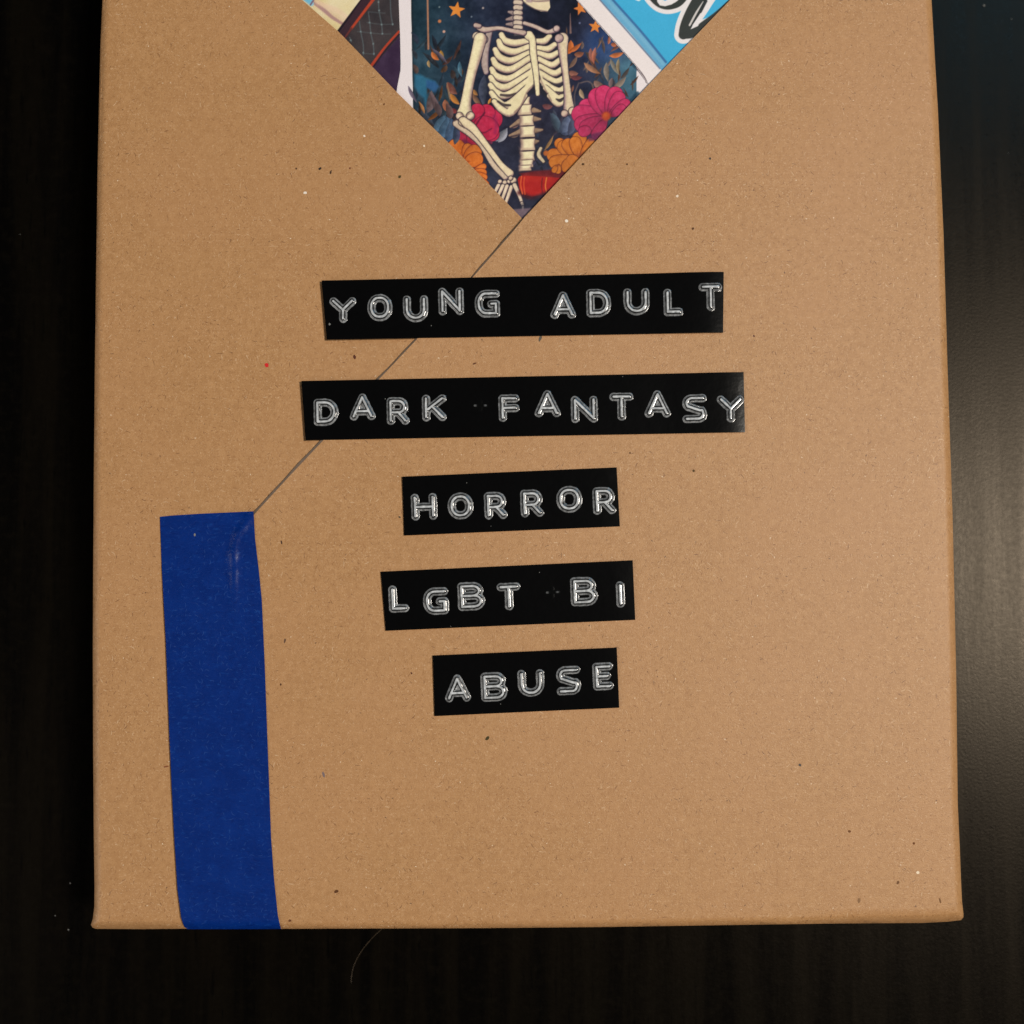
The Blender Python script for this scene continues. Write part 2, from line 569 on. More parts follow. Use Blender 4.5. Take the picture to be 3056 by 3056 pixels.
class Art:
    def __init__(self, poly, step):
        P = np.asarray(poly, float)
        lo, hi = P.min(0), P.max(0)
        xs, ys = np.arange(lo[0], hi[0] + step, step), np.arange(lo[1], hi[1] + step, step)
        gx, gy = np.meshgrid(xs, ys)
        self.P = np.stack([gx.ravel(), gy.ravel()], 1)
        self.ok = inside(self.P, P)
        self.nx, self.ny = len(xs), len(ys)
        self.C = np.zeros((len(self.P), 3))
        self.x, self.y = self.P[:, 0], self.P[:, 1]

    def over(self, a, c):
        c = np.asarray(c, float)
        self.C = self.C * (1 - a[:, None]) + c * a[:, None]

    def over_at(self, m, a, c):
        self.C[m] = self.C[m] * (1 - a[:, None]) + np.asarray(c, float) * a[:, None]

    def poly(self, P, c, soft=1.2, alpha=1.0):
        P = np.asarray(P, float)
        m = np.where((self.x > P[:, 0].min() - 4) & (self.x < P[:, 0].max() + 4) & (self.y > P[:, 1].min() - 4) & (self.y < P[:, 1].max() + 4))[0]
        if not len(m): return
        q = self.P[m]
        d = seg_dist(q, P) * np.where(inside(q, P), 1, -1)
        self.over_at(m, sst(d, -soft, soft) * alpha, c)

    def near(self, pts, rad, pad=4):
        pts = np.asarray(pts, float)
        rad = np.broadcast_to(np.asarray(rad, float), (len(pts),))
        if 3 <= len(pts) <= 9:
            P4 = np.column_stack([pts, rad])
            E = np.vstack([2 * P4[0] - P4[1], P4, 2 * P4[-1] - P4[-2]])
            o_ = []
            for i in range(1, len(E) - 2):
                for t in np.linspace(0, 1, 5, endpoint=False):
                    a, b, c, d = E[i - 1], E[i], E[i + 1], E[i + 2]
                    o_.append(0.5 * (2 * b + (c - a) * t + (2 * a - 5 * b + 4 * c - d) * t * t + (3 * b - a - 3 * c + d) * t ** 3))
            o_.append(E[-2])
            o_ = np.array(o_)
            pts, rad = o_[:, :2], np.maximum(o_[:, 2], 0.3)
        R = rad.max() + pad
        m = np.where((self.x > pts[:, 0].min() - R) & (self.x < pts[:, 0].max() + R) & (self.y > pts[:, 1].min() - R) & (self.y < pts[:, 1].max() + R))[0]
        q = self.P[m]
        best = np.full(len(m), 1e9)
        off = np.zeros((len(m), 2)); rr = np.ones(len(m)); tt = np.zeros(len(m))
        if len(pts) == 1:
            o = q - pts[0]
            return m, np.hypot(*o.T) - rad[0], o / rad[0], np.full(len(m), rad[0]), tt
        for i in range(len(pts) - 1):
            a, b = pts[i], pts[i + 1]
            ab = b - a
            t = np.clip(((q - a) @ ab) / max(ab @ ab, 1e-9), 0, 1)
            o = q - a - t[:, None] * ab
            r = rad[i] + (rad[i + 1] - rad[i]) * t
            d = np.hypot(o[:, 0], o[:, 1]) - r
            k = d < best
            best[k] = d[k]; off[k] = (o / r[:, None])[k]; rr[k] = r[k]; tt[k] = (i + t[k]) / (len(pts) - 1)
        return m, best, off, rr, tt

    def line(self, pts, rad, c, soft=1.0, alpha=1.0):
        m, d, o, r, t = self.near(pts, rad)
        self.over_at(m, sst(d, soft, -soft) * alpha, c)

    def bone(self, pts, rad, c=(236, 222, 178), dark=(150, 118, 116), out=(58, 48, 62), ow=2.2, lx=0.5, ly=0.75):
        m, d, o, r, t = self.near(pts, rad, 6)
        self.over_at(m, sst(d, ow + 1.2, ow - 0.8) * 0.85, out)
        lam = o[:, 0] * lx + o[:, 1] * ly
        k = sst(lam, 0.05, 1.0)
        e = sst(np.hypot(o[:, 0], o[:, 1]), 0.55, 1.05)
        k = np.clip(k + 0.4 * e, 0, 1)
        n = vnoise(self.x[m], self.y[m], 5, 5) - 0.5
        cc = np.asarray(c) * (1 - k[:, None]) + np.asarray(dark) * k[:, None] + n[:, None] * 16
        self.over_at(m, sst(d, 0.9, -0.9), cc)

    def leaf(self, a, b, wd, c, vein=True):
        a, b = np.asarray(a, float), np.asarray(b, float)
        ts = np.linspace(0, 1, 9)
        n = np.array([-(b - a)[1], (b - a)[0]]); n /= np.hypot(*n) + 1e-9
        pts = a + (b - a) * ts[:, None] + n * (np.sin(ts * math.pi) * wd * 0.35)[:, None]
        rad = wd * np.sin(np.clip(ts, 0.03, 0.97) * math.pi) ** 0.8 * (1.1 - 0.4 * ts)
        m, d, o, r, t = self.near(pts, rad)
        side = o[:, 0] * n[0] + o[:, 1] * n[1]
        cc = np.asarray(c) * (1 + 0.22 * side[:, None]) + (vnoise(self.x[m], self.y[m], 9, 3) - 0.5)[:, None] * 22
        self.over_at(m, sst(d, 1.0, -1.0) * 0.92, cc)

    def petal(self, base, tip, wd, c, dark):
        base, tip = np.asarray(base, float), np.asarray(tip, float)
        ts = np.linspace(0, 1, 8)
        pts = base + (tip - base) * ts[:, None] * 0.86
        rad = wd * (0.28 + 0.72 * np.sin(np.clip(ts, 0, 1) * 1.75) ** 0.9)
        m, d, o, r, t = self.near(pts, rad)
        self.over_at(m, sst(d, 2.8, 0.6) * 0.8, np.asarray(dark) * 0.78)
        ax = (tip - base) / (np.hypot(*(tip - base)) + 1e-9)
        side = -o[:, 0] * ax[1] + o[:, 1] * ax[0]
        stripe = 0.5 + 0.5 * np.cos(side * 12)
        k = np.clip(0.55 * (1 - sst(t, 0.0, 0.55)) + 0.18 * stripe * (1 - t) + 0.35 * sst(np.abs(side), 0.6, 1.05), 0, 1)
        cc = np.asarray(c) * (1 - k[:, None]) + np.asarray(dark) * k[:, None] + (vnoise(self.x[m], self.y[m], 6, 8) - 0.5)[:, None] * 18
        self.over_at(m, sst(d, 0.9, -0.9), cc)

    def star(self, c, R, colr, spin=0.0):
        P = [(c[0] + (R if i % 2 == 0 else R * 0.42) * math.sin(i * math.pi / 5 + spin), c[1] - (R if i % 2 == 0 else R * 0.42) * math.cos(i * math.pi / 5 + spin)) for i in range(10)]
        self.poly(P, colr, 1.0)

    def build(self, name, z, parent, grain=2.2):
        k = self.ok.reshape(self.ny, self.nx)
        q = k[:-1, :-1] & k[1:, :-1] & k[:-1, 1:] & k[1:, 1:]
        idx = np.arange(self.nx * self.ny).reshape(self.ny, self.nx)
        F = np.stack([idx[1:, :-1][q], idx[1:, 1:][q], idx[:-1, 1:][q], idx[:-1, :-1][q]], 1)
        used, inv = np.unique(F.ravel(), return_inverse=True)
        F = inv.reshape(F.shape)
        xy = face(self.P[used], z)
        V = np.column_stack([xy, np.full(len(used), z)])
        C = self.C[used] + rng.normal(0, grain, (len(used), 1))
        o = make(name, V, F, PRINT, parent, True, lin(np.clip(C, 0, 255)))
        return o


zA = lambda *p: [(880 + x / 2.76, y / 2.76) for x, y in p]
zB = lambda *p: [(1480 + x / 2.76, y / 2.76) for x, y in p]
zC = lambda *p: [(1350 + x / 3.45, 100 + y / 3.45) for x, y in p]
zD = lambda *p: [(1700 + x / 3.864, y / 3.864) for x, y in p]
zE = lambda *p: [(1200 + x / 4.83, 160 + y / 4.83) for x, y in p]
zG = lambda *p: [(1620 + x / 4.2, 100 + y / 4.2) for x, y in p]
zH = lambda *p: [(880 + x / 4.83, y / 4.83) for x, y in p]

STEP = 1.7
# --- left sticker: an open book over a panelled dark cover
poly_l = np.array([(700, -120), (1290, -120), (1290, 380), (1200, 380), (860, 30)], float)
st_l = sheet('book_sticker', poly_l, 60, zconst(TOP - 0.78 * MM), 0.1 * MM, WHITE)
tag(st_l, 'sticker showing cream pages and a dark panelled cover with orange lines, at the window\'s left', 'sticker', 'stickers seen through the parcel window')
A = Art(poly_l, STEP)
A.C[:] = (62, 55, 58)
n1 = fbm(A.x, A.y, 40, 60)
A.C += (n1[:, None] - 0.5) * np.array((34, 26, 22))
A.poly(zH((-400, -500), (1400, -500), (980, -20), (630, 455), (500, 560), (-400, 0)), (228, 212, 168), 1.0)
m = np.where(inside(A.P, np.array(zH((-400, -500), (1400, -500), (980, -20), (630, 455), (500, 560), (-400, 0)))))[0]
A.C[m] += ((fbm(A.x[m], A.y[m], 50, 71) - 0.5)[:, None]) * np.array((20, 30, 60))
m2, d, o, r, t = A.near(zH((250, -10), (420, 130), (560, 235), (700, 320)), [9, 8, 7, 7], 12)
A.over_at(m2, sst(d, 9, -3) * 0.30, (206, 160, 150))
A.line(zH((240, 20), (400, 130), (540, 250), (690, 345)), [3.2, 5.5, 5.0, 4.0], (168, 128, 128), 2.5, 0.85)
A.line(zH((330, 40), (600, 150), (760, 260)), [6, 8, 6], (232, 198, 172), 6, 0.6)
A.line(zH((120, -40), (240, 55)), 7, (150, 196, 214), 2)
A.poly(zH((60, -60), (290, -60), (225, 62), (150, 10)), (118, 186, 214), 1.5)
A.line(zH((290, -30), (225, 68)), 2.5, (122, 106, 128), 1.5)
A.line(zH((1010, -60), (620, 460)), 4, (34, 22, 34), 1.5)
A.line(zH((1080, -60), (700, 500)), 13, (58, 38, 48), 2)
A.line(zH((1170, -60), (815, 410)), [4.5, 3.5], (178, 66, 42), 1.8)
A.line(zH((815, 410), (700, 570)), [3, 2], (104, 50, 46), 2)
for P in (((1205, 0), (1215, 170), (1250, 350), (1262, 490)), ((930, 310), (950, 460), (985, 640), (990, 790)),
          ((1060, 180), (1080, 330), (1095, 480), (1130, 640), (1140, 790)), ((1375, 0), (1385, 200), (1410, 360)), ((790, 540), (815, 600))):
    A.line(zH(*P), 1.3, (96, 112, 118), 2.0, 0.75)
for P in (((1040, 325), (1240, 350), (1415, 350)), ((900, 455), (1095, 475), (1265, 490), (1380, 490)), ((985, 770), (1140, 780)), ((1060, 170), (1300, 190))):
    A.line(zH(*P), 1.1, (90, 102, 106), 2.0, 0.6)
for p in ((1215, 150), (1205, 30), (1075, 325), (1250, 355), (1410, 350), (950, 455), (1095, 475), (1262, 485), (1130, 630), (1140, 775), (985, 760), (805, 580)):
    A.line(zH(p), 2.4, (128, 146, 150), 2.2, 0.8)
A.poly(zH((1510, 520), (1300, 760), (1120, 960), (1300, 1500), (1800, 1500), (1800, 400)), (58, 40, 66), 2)
m = np.where(inside(A.P, np.array(zH((1510, 520), (1300, 760), (1120, 960), (1300, 1500), (1800, 1500), (1800, 400)))))[0]
A.C[m] += (fbm(A.x[m], A.y[m], 30, 88) - 0.5)[:, None] * 26
A.line(zH((1500, 455), (1300, 680), (1115, 930), (1050, 1010)), [3.4, 3.4, 4.2, 3], (176, 64, 42), 1.6)
A.line(zH((1510, 490), (1310, 720), (1140, 950)), 2.4, (40, 26, 40), 2, 0.8)
A.build('print', TOP - 0.755 * MM, st_l)

# --- skeleton sticker
poly_s = np.array([(1190, -120), (1190, 0), (1192, 60), (1194, 110), (1195.5, 185), (1195, 210), (1190, 236), (1185, 262), (1180, 300), (1180, 430), (1400, 660),
                   (1570, 840), (1700, 700), (2000, 330), (2040, 200), (2040, -120)], float)
st_s = sheet('skeleton_sticker', poly_s, 40, zconst(TOP - 0.71 * MM), 0.06 * MM, WHITE)
tag(st_s, 'white-bordered sticker of a skeleton among pink and orange flowers, in the middle of the window', 'sticker', 'stickers seen through the parcel window')
S = Art(poly_s, STEP)
x, y = S.x, S.y
S.C[:] = (235, 226, 229)
n1, n2, n3 = fbm(x, y, 90, 1), fbm(x, y, 45, 20), fbm(x, y, 22, 30)
lr = sst(x, 1230, 1560)
bg = np.array((38, 66, 82))[None] * (1 - lr)[:, None] + np.array((32, 36, 62))[None] * lr[:, None]
rt = sst(x, 1740, 1880) * sst(y, 120, 200)
bg = bg * (1 - rt)[:, None] + np.array((70, 112, 134)) * rt[:, None]
bl = sst(np.hypot(x - 1800, y - 130), 90, 20)
bg = bg * (1 - bl * 0.7)[:, None] + np.array((48, 80, 136)) * (bl * 0.7)[:, None]
tp = sst(y, 140, 0) * sst(np.hypot(x - 1560, y - 20), 260, 60)
bg = bg * (1 - 0.75 * tp)[:, None] + np.array((20, 26, 46)) * (0.75 * tp)[:, None]
lw = sst(y, 250, 420)
bg = bg * (1 - 0.6 * lw)[:, None] + np.array((50, 52, 74)) * (0.6 * lw)[:, None]
md = sst(np.hypot((x - 1560) / 1.2, y - 330), 150, 40)
bg = bg * (1 - 0.5 * md)[:, None] + np.array((40, 34, 56)) * (0.5 * md)[:, None]
bg += (n1[:, None] - 0.5) * np.array((40, 46, 52)) + (n2[:, None] - 0.5) * np.array((26, 26, 30)) + (n3[:, None] - 0.5) * 18
xl = 1226.5 + 6.5 * y / 330
inner = sst(x - xl, -0.9, 0.9) * sst(x - np.where(y < 197, 1899 - (197 - y) * 0.0, 1899.5), 0.9, -0.9)
S.C = S.C * (1 - inner[:, None]) + bg * inner[:, None]
edge = np.exp(-np.abs(x - xl - 2) / 4) * inner
S.C *= (1 - 0.35 * edge)[:, None]
S.line(zB((1130, 520), (1168, 560)), 8, (28, 62, 84), 4, 0.8)
S.line(zB((1165, 770), (1090, 860)), 6, (22, 60, 82), 4, 0.8)
S.line(zB((1158, 560), (1256, 690)), 2.2, (112, 100, 110), 1.2)  # painted shadow under the edge of the lettering sticker lying on top
S.line(zB((1240, 672), (1262, 692)), 3, (58, 34, 40), 1.5)

# leaves left
LB = [(78, 112, 134), (62, 84, 108), (86, 96, 116), (110, 84, 78), (134, 92, 66), (70, 72, 92), (176, 104, 48), (52, 64, 88), (120, 74, 62)]
r2 = np.random.default_rng(5)
for i in range(60):
    bx, by = r2.uniform(1238, 1380), r2.uniform(130, 440)
    an = r2.uniform(-2.4, -0.7)
    L = r2.uniform(22, 70)
    c = np.array(LB[r2.integers(0, len(LB))]) * r2.uniform(0.4, 0.8)
    S.leaf((bx, by), (bx + L * math.cos(an), by + L * math.sin(an)), r2.uniform(3, 9), c)
for i in range(40):
    bx, by = r2.uniform(1690, 1890), r2.uniform(110, 330)
    an = r2.uniform(-2.6, -0.5)
    L = r2.uniform(18, 52)
    c = np.array([(126, 104, 96), (96, 74, 74), (150, 112, 84), (86, 82, 96), (146, 92, 70)][r2.integers(0, 5)]) * r2.uniform(0.55, 0.95)
    S.leaf((bx, by), (bx + L * math.cos(an), by + L * math.sin(an)), r2.uniform(2, 6), c)
for i in range(40):
    bx, by = r2.uniform(1560, 1760), r2.uniform(330, 520)
    an = r2.uniform(-3.1, 0)
    L = r2.uniform(24, 60)
    c = np.array([(52, 62, 88), (70, 66, 92), (64, 56, 74), (88, 96, 120), (44, 50, 72)][r2.integers(0, 5)]) * r2.uniform(0.7, 1.05)
    S.leaf((bx, by), (bx + L * math.cos(an), by + L * math.sin(an)), r2.uniform(4, 10), c)
# blue glow and bird-like patch
S.poly(zE((175, 300), (260, 300), (340, 340), (480, 400), (520, 480), (450, 550), (360, 490), (365, 620), (350, 830), (310, 640), (220, 560), (180, 480)), (50, 116, 150), 6, 0.9)
S.poly(zE((350, 380), (470, 400), (530, 470), (480, 560), (350, 490)), (52, 98, 152), 5, 0.85)
for a, b, wd, c in (((90, 470), (210, 700), 6, (104, 92, 112)), ((370, 840), (420, 540), 14, (112, 92, 94)), ((520, 880), (400, 560), 10, (106, 84, 88)),
                    ((320, 860), (240, 690), 5, (190, 130, 78)), ((700, 580), (830, 730), 9, (214, 138, 62)), ((620, 670), (690, 850), 11, (176, 108, 78)),
                    ((660, 420), (790, 580), 12, (140, 84, 70)), ((430, -20), (530, 90), 8, (206, 118, 62)), ((560, -40), (600, 70), 7, (186, 138, 62)),
                    ((380, 100), (400, 200), 5, (168, 136, 90)), ((690, 680), (640, 420), 3, (158, 128, 100)), ((1020, 580), (1150, 760), 8, (140, 102, 80)),
                    ((1030, 520), (1090, 600), 6, (178, 124, 70)), ((1310, 640), (1240, 730), 5, (214, 148, 70)), ((1190, 320), (1180, 760), 14, (66, 72, 92)),
                    ((830, 120), (860, 330), 7, (78, 118, 140)), ((640, 130), (420, -80), 6, (90, 82, 100)), ((720, 800), (790, 830), 8, (150, 64, 66)),
                    ((690, 950), (640, 720), 12, (106, 82, 84)), ((540, 900), (480, 700), 10, (96, 78, 82)),
                    ((480, 1080), (620, 900), 20, (74, 102, 130)), ((560, 1180), (640, 920), 24, (78, 106, 134)), ((700, 1260), (700, 940), 20, (66, 86, 116)),
                    ((640, 1260), (740, 980), 16, (60, 76, 106)), ((800, 1300), (760, 1010), 12, (52, 60, 88)),
                    ((1330, 1250), (1510, 1080), 12, (126, 132, 146)), ((1390, 1270), (1512, 1080), 10, (156, 156, 168)), ((1560, 1060), (1700, 960), 9, (128, 96, 90)),
                    ((1560, 1190), (1700, 1130), 8, (112, 92, 84)), ((1290, 1300), (1180, 1180), 9, (128, 52, 84))):
    S.leaf(*zE(a, b), wd, c)
# foliage right
for a, b, wd, c in (((600, 190), (640, 370), 8, (150, 92, 80)), ((660, 180), (640, 380), 7, (176, 106, 84)), ((840, 280), (1010, 240), 8, (206, 116, 62)),
                    ((520, 370), (720, 500), 9, (166, 116, 84)), ((800, 370), (820, 600), 9, (134, 120, 108)), ((850, 320), (960, 520), 7, (130, 122, 110)),
                    ((950, 320), (950, 500), 6, (150, 130, 100)), ((880, 690), (1040, 545), 9, (142, 122, 108)), ((650, 600), (790, 690), 12, (146, 110, 98)),
                    ((870, 560), (850, 690), 7, (136, 112, 112)), ((470, 700), (520, 820), 7, (186, 160, 128)), ((640, 700), (600, 830), 6, (160, 146, 120)),
                    ((330, 480), (440, 500), 9, (146, 92, 76)), ((350, 540), (490, 550), 8, (110, 56, 60)), ((300, 250), (350, 90), 12, (206, 110, 48)),
                    ((330, 230), (480, 120), 7, (192, 104, 50)), ((400, 260), (510, 240), 9, (150, 92, 66)), ((330, 430), (430, 280), 7, (126, 96, 80)),
                    ((240, 1240), (350, 1010), 26, (78, 88, 118)), ((330, 1270), (400, 1040), 18, (62, 64, 92)), ((200, 1240), (90, 1000), 14, (66, 78, 98)),
                    ((820, 130), (830, 40), 5, (176, 104, 74)), ((860, 130), (930, 130), 7, (184, 104, 66)), ((0, 900), (120, 910), 9, (128, 76, 78))):
    S.leaf(*zG(a, b), wd, c)
S.line(zG((470, 620), (560, 600), (620, 640), (640, 720)), 2, (134, 112, 104), 2, 0.7)
S.line(zG((400, 900), (400, 760), (450, 620)), 2, (120, 100, 96), 2, 0.7)
# cord and stars
S.line([(1275, -60), (1278.5, 146)], 2.6, (176, 126, 100), 1.2)
S.star(zA((1332, 82))[0], 26, (232, 146, 62), 0.15)
S.star(zB((695, 70))[0], 21, (226, 134, 62), 2.2)
S.star(zB((818, 220))[0], 21, (230, 140, 62), 0.1)
for p, rr, c in (((1192, 175), 5, (206, 130, 86)), ((1228, 260), 4, (220, 170, 150)), ((1550, 66), 3.2, (176, 160, 158)), ((1190, 58), 2.4, (130, 146, 150)), ((1455, 138), 2.6, (120, 130, 146))):
    S.line(zA(p), rr, c, 2)
S.line(zB((690, 190)), 3, (110, 116, 150), 2)
S.line(zB((612, 110), (615, 270)), [0.6, 3], (128, 100, 96), 1.5)

# pink flower, left
PK, PD = (204, 44, 84), (118, 22, 60)
for b, t_, wd in (((1080, 1020), (1330, 1180), 22), ((1060, 1040), (1340, 930), 30), ((1060, 1020), (1240, 830), 26), ((1040, 1000), (1090, 800), 22),
                  ((1120, 1000), (1250, 1100), 34), ((900, 1060), (1040, 1290), 18), ((860, 1080), (850, 1290), 16)):
    S.petal(*zE(b, t_), wd, PK, PD)
S.poly(zE((830, 1270), (900, 1230), (1000, 1310), (860, 1360)), (112, 36, 78), 5, 0.8)
S.line(zE((1060, 1040), (1130, 930), (1190, 850)), 2.2, (96, 18, 54), 2, 0.85)
S.line(zE((1080, 1110), (1180, 1140), (1290, 1080)), 2.0, (110, 22, 60), 2, 0.7)
S.line(zE((1330, 900), (1360, 1000), (1340, 1140)), 5, (150, 34, 92), 5, 0.5)
# orange flower, left
OR, OD = (230, 126, 50), (150, 58, 34)
for b, t_, wd in (((900, 1500), (760, 1330), 26), ((910, 1480), (950, 1350), 15), ((920, 1540), (1060, 1400), 22), ((940, 1560), (1080, 1520), 22),
                  ((1040, 1680), (1190, 1620), 9), ((1040, 1700), (1180, 1720), 12), ((1050, 1720), (1200, 1790), 10), ((1080, 1760), (1230, 1900), 9)):
    S.petal(*zE(b, t_), wd, OR, OD)

for a, b, wd, c in (((470, 1100), (600, 900), 17, (86, 118, 146)), ((540, 1200), (650, 930), 18, (78, 108, 138)), ((640, 1270), (700, 960), 15, (74, 98, 130)), ((760, 1300), (770, 1020), 12, (62, 76, 104))):
    S.leaf(*zE(a, b), wd, c)
for a, b, wd, c in (((250, 1230), (300, 1030), 16, (104, 116, 146)), ((330, 1260), (370, 1050), 12, (84, 88, 118)), ((190, 1200), (120, 1000), 10, (80, 98, 116))):
    S.leaf(*zG(a, b), wd, c)
# bones: scapula, neck, jaw
S.bone(zA((1600, 270), (1575, 420), (1565, 520), (1575, 595)), [9, 8, 10, 7], (188, 168, 160), (128, 104, 120))
for p in (((1745, 160), (1800, 150)), ((1762, 98), (1810, 110)), ((1745, 200), (1800, 200))):
    S.bone(zA(*p), [3, 8], (170, 150, 144), (110, 90, 100))
for yy, wd in ((-12, 17), (20, 17), (62, 17), (105, 16), (146, 16), (188, 17), (226, 18), (262, 18), (300, 15)):
    S.bone(zA((1838 - wd, yy), (1838 + wd, yy + 4)), 8, (214, 196, 176), (140, 112, 118))
S.poly(zB((222, -60), (225, 8), (262, 40), (320, 72), (372, 94), (425, 94), (447, 62), (436, -60)), (232, 216, 182), 1.2)
S.poly(zB((232, -60), (300, -60), (296, 22), (250, 18)), (176, 150, 158), 3, 0.8)
S.line(zB((225, 10), (262, 42), (330, 78), (425, 94)), 1.6, (120, 96, 100), 1.5, 0.8)
S.line(zB((300, 6), (350, 10), (436, 4)), 2.4, (124, 92, 104), 2.5, 0.7)
# back wall of the rib cage
S.poly(zC((500, 10), (1000, 10), (1110, 180), (1165, 480), (1150, 680), (1080, 730), (900, 620), (780, 620), (600, 800), (440, 700), (395, 520), (420, 240)), (38, 38, 52), 6, 0.95)
# spine
for p in (((690, 905), (600, 960)), ((700, 1010), (590, 1050)), ((840, 790), (905, 800)), ((850, 880), (905, 882)), ((860, 1000), (925, 992)), ((850, 1115), (885, 1108)), ((640, 790), (600, 770))):
    S.bone(zC(*p), [8, 3], (176, 146, 120), (112, 84, 84))
for cx, cy, wd, hh in ((735, 700, 48, 40), (748, 785, 52, 46), (768, 895, 54, 46), (776, 1010, 58, 50), (778, 1142, 58, 54), (774, 1260, 56, 42), (764, 1338, 52, 32), (752, 1384, 46, 22)):
    w_, h_ = wd + 24, hh + 12
    blk = zC((cx - w_, cy - h_ + 8), (cx + w_ - 6, cy - h_), (cx + w_ - 14, cy), (cx + w_ - 4, cy + h_ - 4), (cx - w_ + 2, cy + h_ + 2), (cx - w_ + 10, cy))
    S.poly(blk, (96, 70, 78), 2.6, 0.95)
    S.poly(zC((cx - w_ + 8, cy - h_ + 14), (cx + w_ - 12, cy - h_ + 6), (cx + w_ - 20, cy), (cx + w_ - 10, cy + h_ - 12), (cx - w_ + 8, cy + h_ - 8), (cx - w_ + 16, cy)), (238, 226, 188), 1.6)
    S.line(zC((cx - w_ + 16, cy - h_ + 24), (cx - w_ + 22, cy), (cx - w_ + 16, cy + h_ - 18)), 4.5, (176, 146, 136), 5, 0.8)
    S.line(zC((cx - w_ + 24, cy + h_ - 18), (cx + w_ - 26, cy + h_ - 24)), 3, (200, 172, 150), 3, 0.7)
    S.line(zC((cx + w_ - 18, cy - h_ + 20), (cx + w_ - 24, cy), (cx + w_ - 18, cy + h_ - 20)), 2.5, (196, 164, 150), 3, 0.6)
# ribs
RB, RDk = (236, 222, 182), (156, 126, 124)
for P in (((505, 10), (540, 72), (640, 98), (775, 78)), ((478, 78), (515, 150), (640, 190), (785, 140)), ((440, 165), (490, 245), (610, 280), (785, 205)),
          ((420, 265), (465, 335), (600, 370), (795, 255)), ((405, 365), (455, 440), (600, 462), (805, 330)), ((395, 450), (445, 525), (570, 548), (815, 400)),
          ((392, 530), (450, 605), (570, 632), (822, 460)), ((402, 610), (470, 700), (570, 735), (790, 545)), ((430, 700), (510, 785), (610, 812), (740, 640))):
    S.bone(zC(*P), [7.4, 10.0, 10.4, 9.2], RB, RDk, (52, 44, 58), 2.4, 0.1, 0.9)
S.poly(zC((825, 300), (838, 520), (790, 575), (735, 650), (700, 740), (640, 800), (585, 825), (560, 790), (600, 720), (660, 640), (740, 560)), (234, 220, 180), 3)
S.line(zC((500, 632), (580, 638), (650, 618)), [3.6, 4, 2.4], (70, 56, 62), 2, 0.9)
S.line(zC((470, 700), (530, 735), (595, 738)), [3.4, 4.4, 3], (66, 54, 60), 2, 0.9)
S.line(zC((840, 530), (770, 600), (710, 740), (640, 810)), 2.5, (150, 118, 112), 2.5, 0.6)
for P in (((870, 78), (945, 78), (1000, 30)), ((872, 148), (980, 160), (1052, 115)), ((880, 200), (1000, 235), (1088, 195)), ((890, 262), (1020, 325), (1108, 270)),
          ((900, 335), (1045, 410), (1138, 360)), ((905, 405), (1060, 495), (1165, 445)), ((925, 490), (1085, 590), (1170, 545)), ((960, 560), (1085, 665), (1168, 620)),
          ((1000, 640), (1085, 722), (1150, 690))):
    S.bone(zC(*P), [7.6, 9.6, 7.6], RB, RDk, (48, 42, 54), 2.4, 0.1, 0.9)
S.poly(zC((885, 330), (955, 520), (1060, 610), (1090, 650), (1100, 700), (1085, 735), (1040, 690), (980, 600), (920, 530)), (234, 220, 182), 3)
S.line(zC((1065, 600), (1130, 612), (1165, 595)), [2, 4, 2], (66, 52, 62), 2, 0.9)
S.line(zC((1070, 675), (1110, 690), (1150, 660)), [2, 5, 2], (60, 50, 58), 2, 0.9)
S.line(zC((985, 490), (1070, 530), (1150, 500)), [1.5, 4.5, 2], (52, 46, 56), 2, 0.8)
S.line(zC((900, 455), (960, 580), (1020, 690)), 2, (150, 118, 112), 2.2, 0.6)
# sternum and collar bones
S.bone(zB((272, 292), (300, 330), (308, 440), (330, 600), (345, 775)), [13, 9.5, 9.5, 8, 5.5], (238, 226, 186), (180, 152, 136))
S.bone(zA((1492, 208), (1560, 245), (1680, 232), (1780, 252), (1885, 272)), [7, 8, 5.5, 6, 7.5], (206, 184, 168), (136, 104, 116))
S.bone(zA((1490, 208), (1520, 215)), [6.5, 6], (196, 172, 160), (130, 100, 112))
S.bone(zB((235, 190), (330, 222), (420, 262), (478, 250), (505, 235)), [5, 5.5, 5.5, 7, 8], (206, 184, 170), (136, 104, 116))
S.bone(zB((500, 236)), [9], (214, 190, 180), (146, 116, 126))
# arms
S.bone(zA((1500, 300)), [13], (222, 206, 176), (150, 124, 128))
S.bone(zA((1555, 325)), [12], (206, 188, 170), (140, 114, 122))
S.bone(zA((1527, 320), (1500, 430), (1450, 620), (1415, 800), (1402, 900), (1398, 945)), [18, 16, 13.5, 14, 18, 24], (240, 228, 188), (178, 150, 140), lx=0.85, ly=0.1)
S.bone(zA((1356, 955)), [10.5], (226, 206, 178), (150, 118, 120))
S.bone(zA((1446, 955)), [11.5], (232, 214, 184), (150, 118, 120))
S.line(zA((1370, 935), (1400, 955), (1435, 935)), 2.5, (150, 118, 116), 3, 0.6)
S.bone(zC((40, 925), (100, 975), (175, 1030), (300, 1150), (420, 1350), (545, 1478)), [10, 9, 8, 7, 7, 8], (212, 190, 166), (140, 112, 116))
S.bone(zC((110, 905), (200, 965), (275, 1050), (380, 1190), (500, 1350), (592, 1440)), [13.5, 11.5, 9, 8, 8, 11], (234, 216, 180), (160, 130, 126))
S.line(zC((20, 900), (60, 890), (120, 970)), 1.6, (96, 72, 76), 1.5, 0.8)
S.bone(zB((548, 318), (552, 430), (572, 600), (592, 780), (602, 900)), [17, 12.5, 9, 10.5, 16], (226, 208, 176), (158, 128, 136), lx=-0.7, ly=0.2)
S.bone(zB((520, 315)), [12], (206, 180, 170), (146, 114, 128))
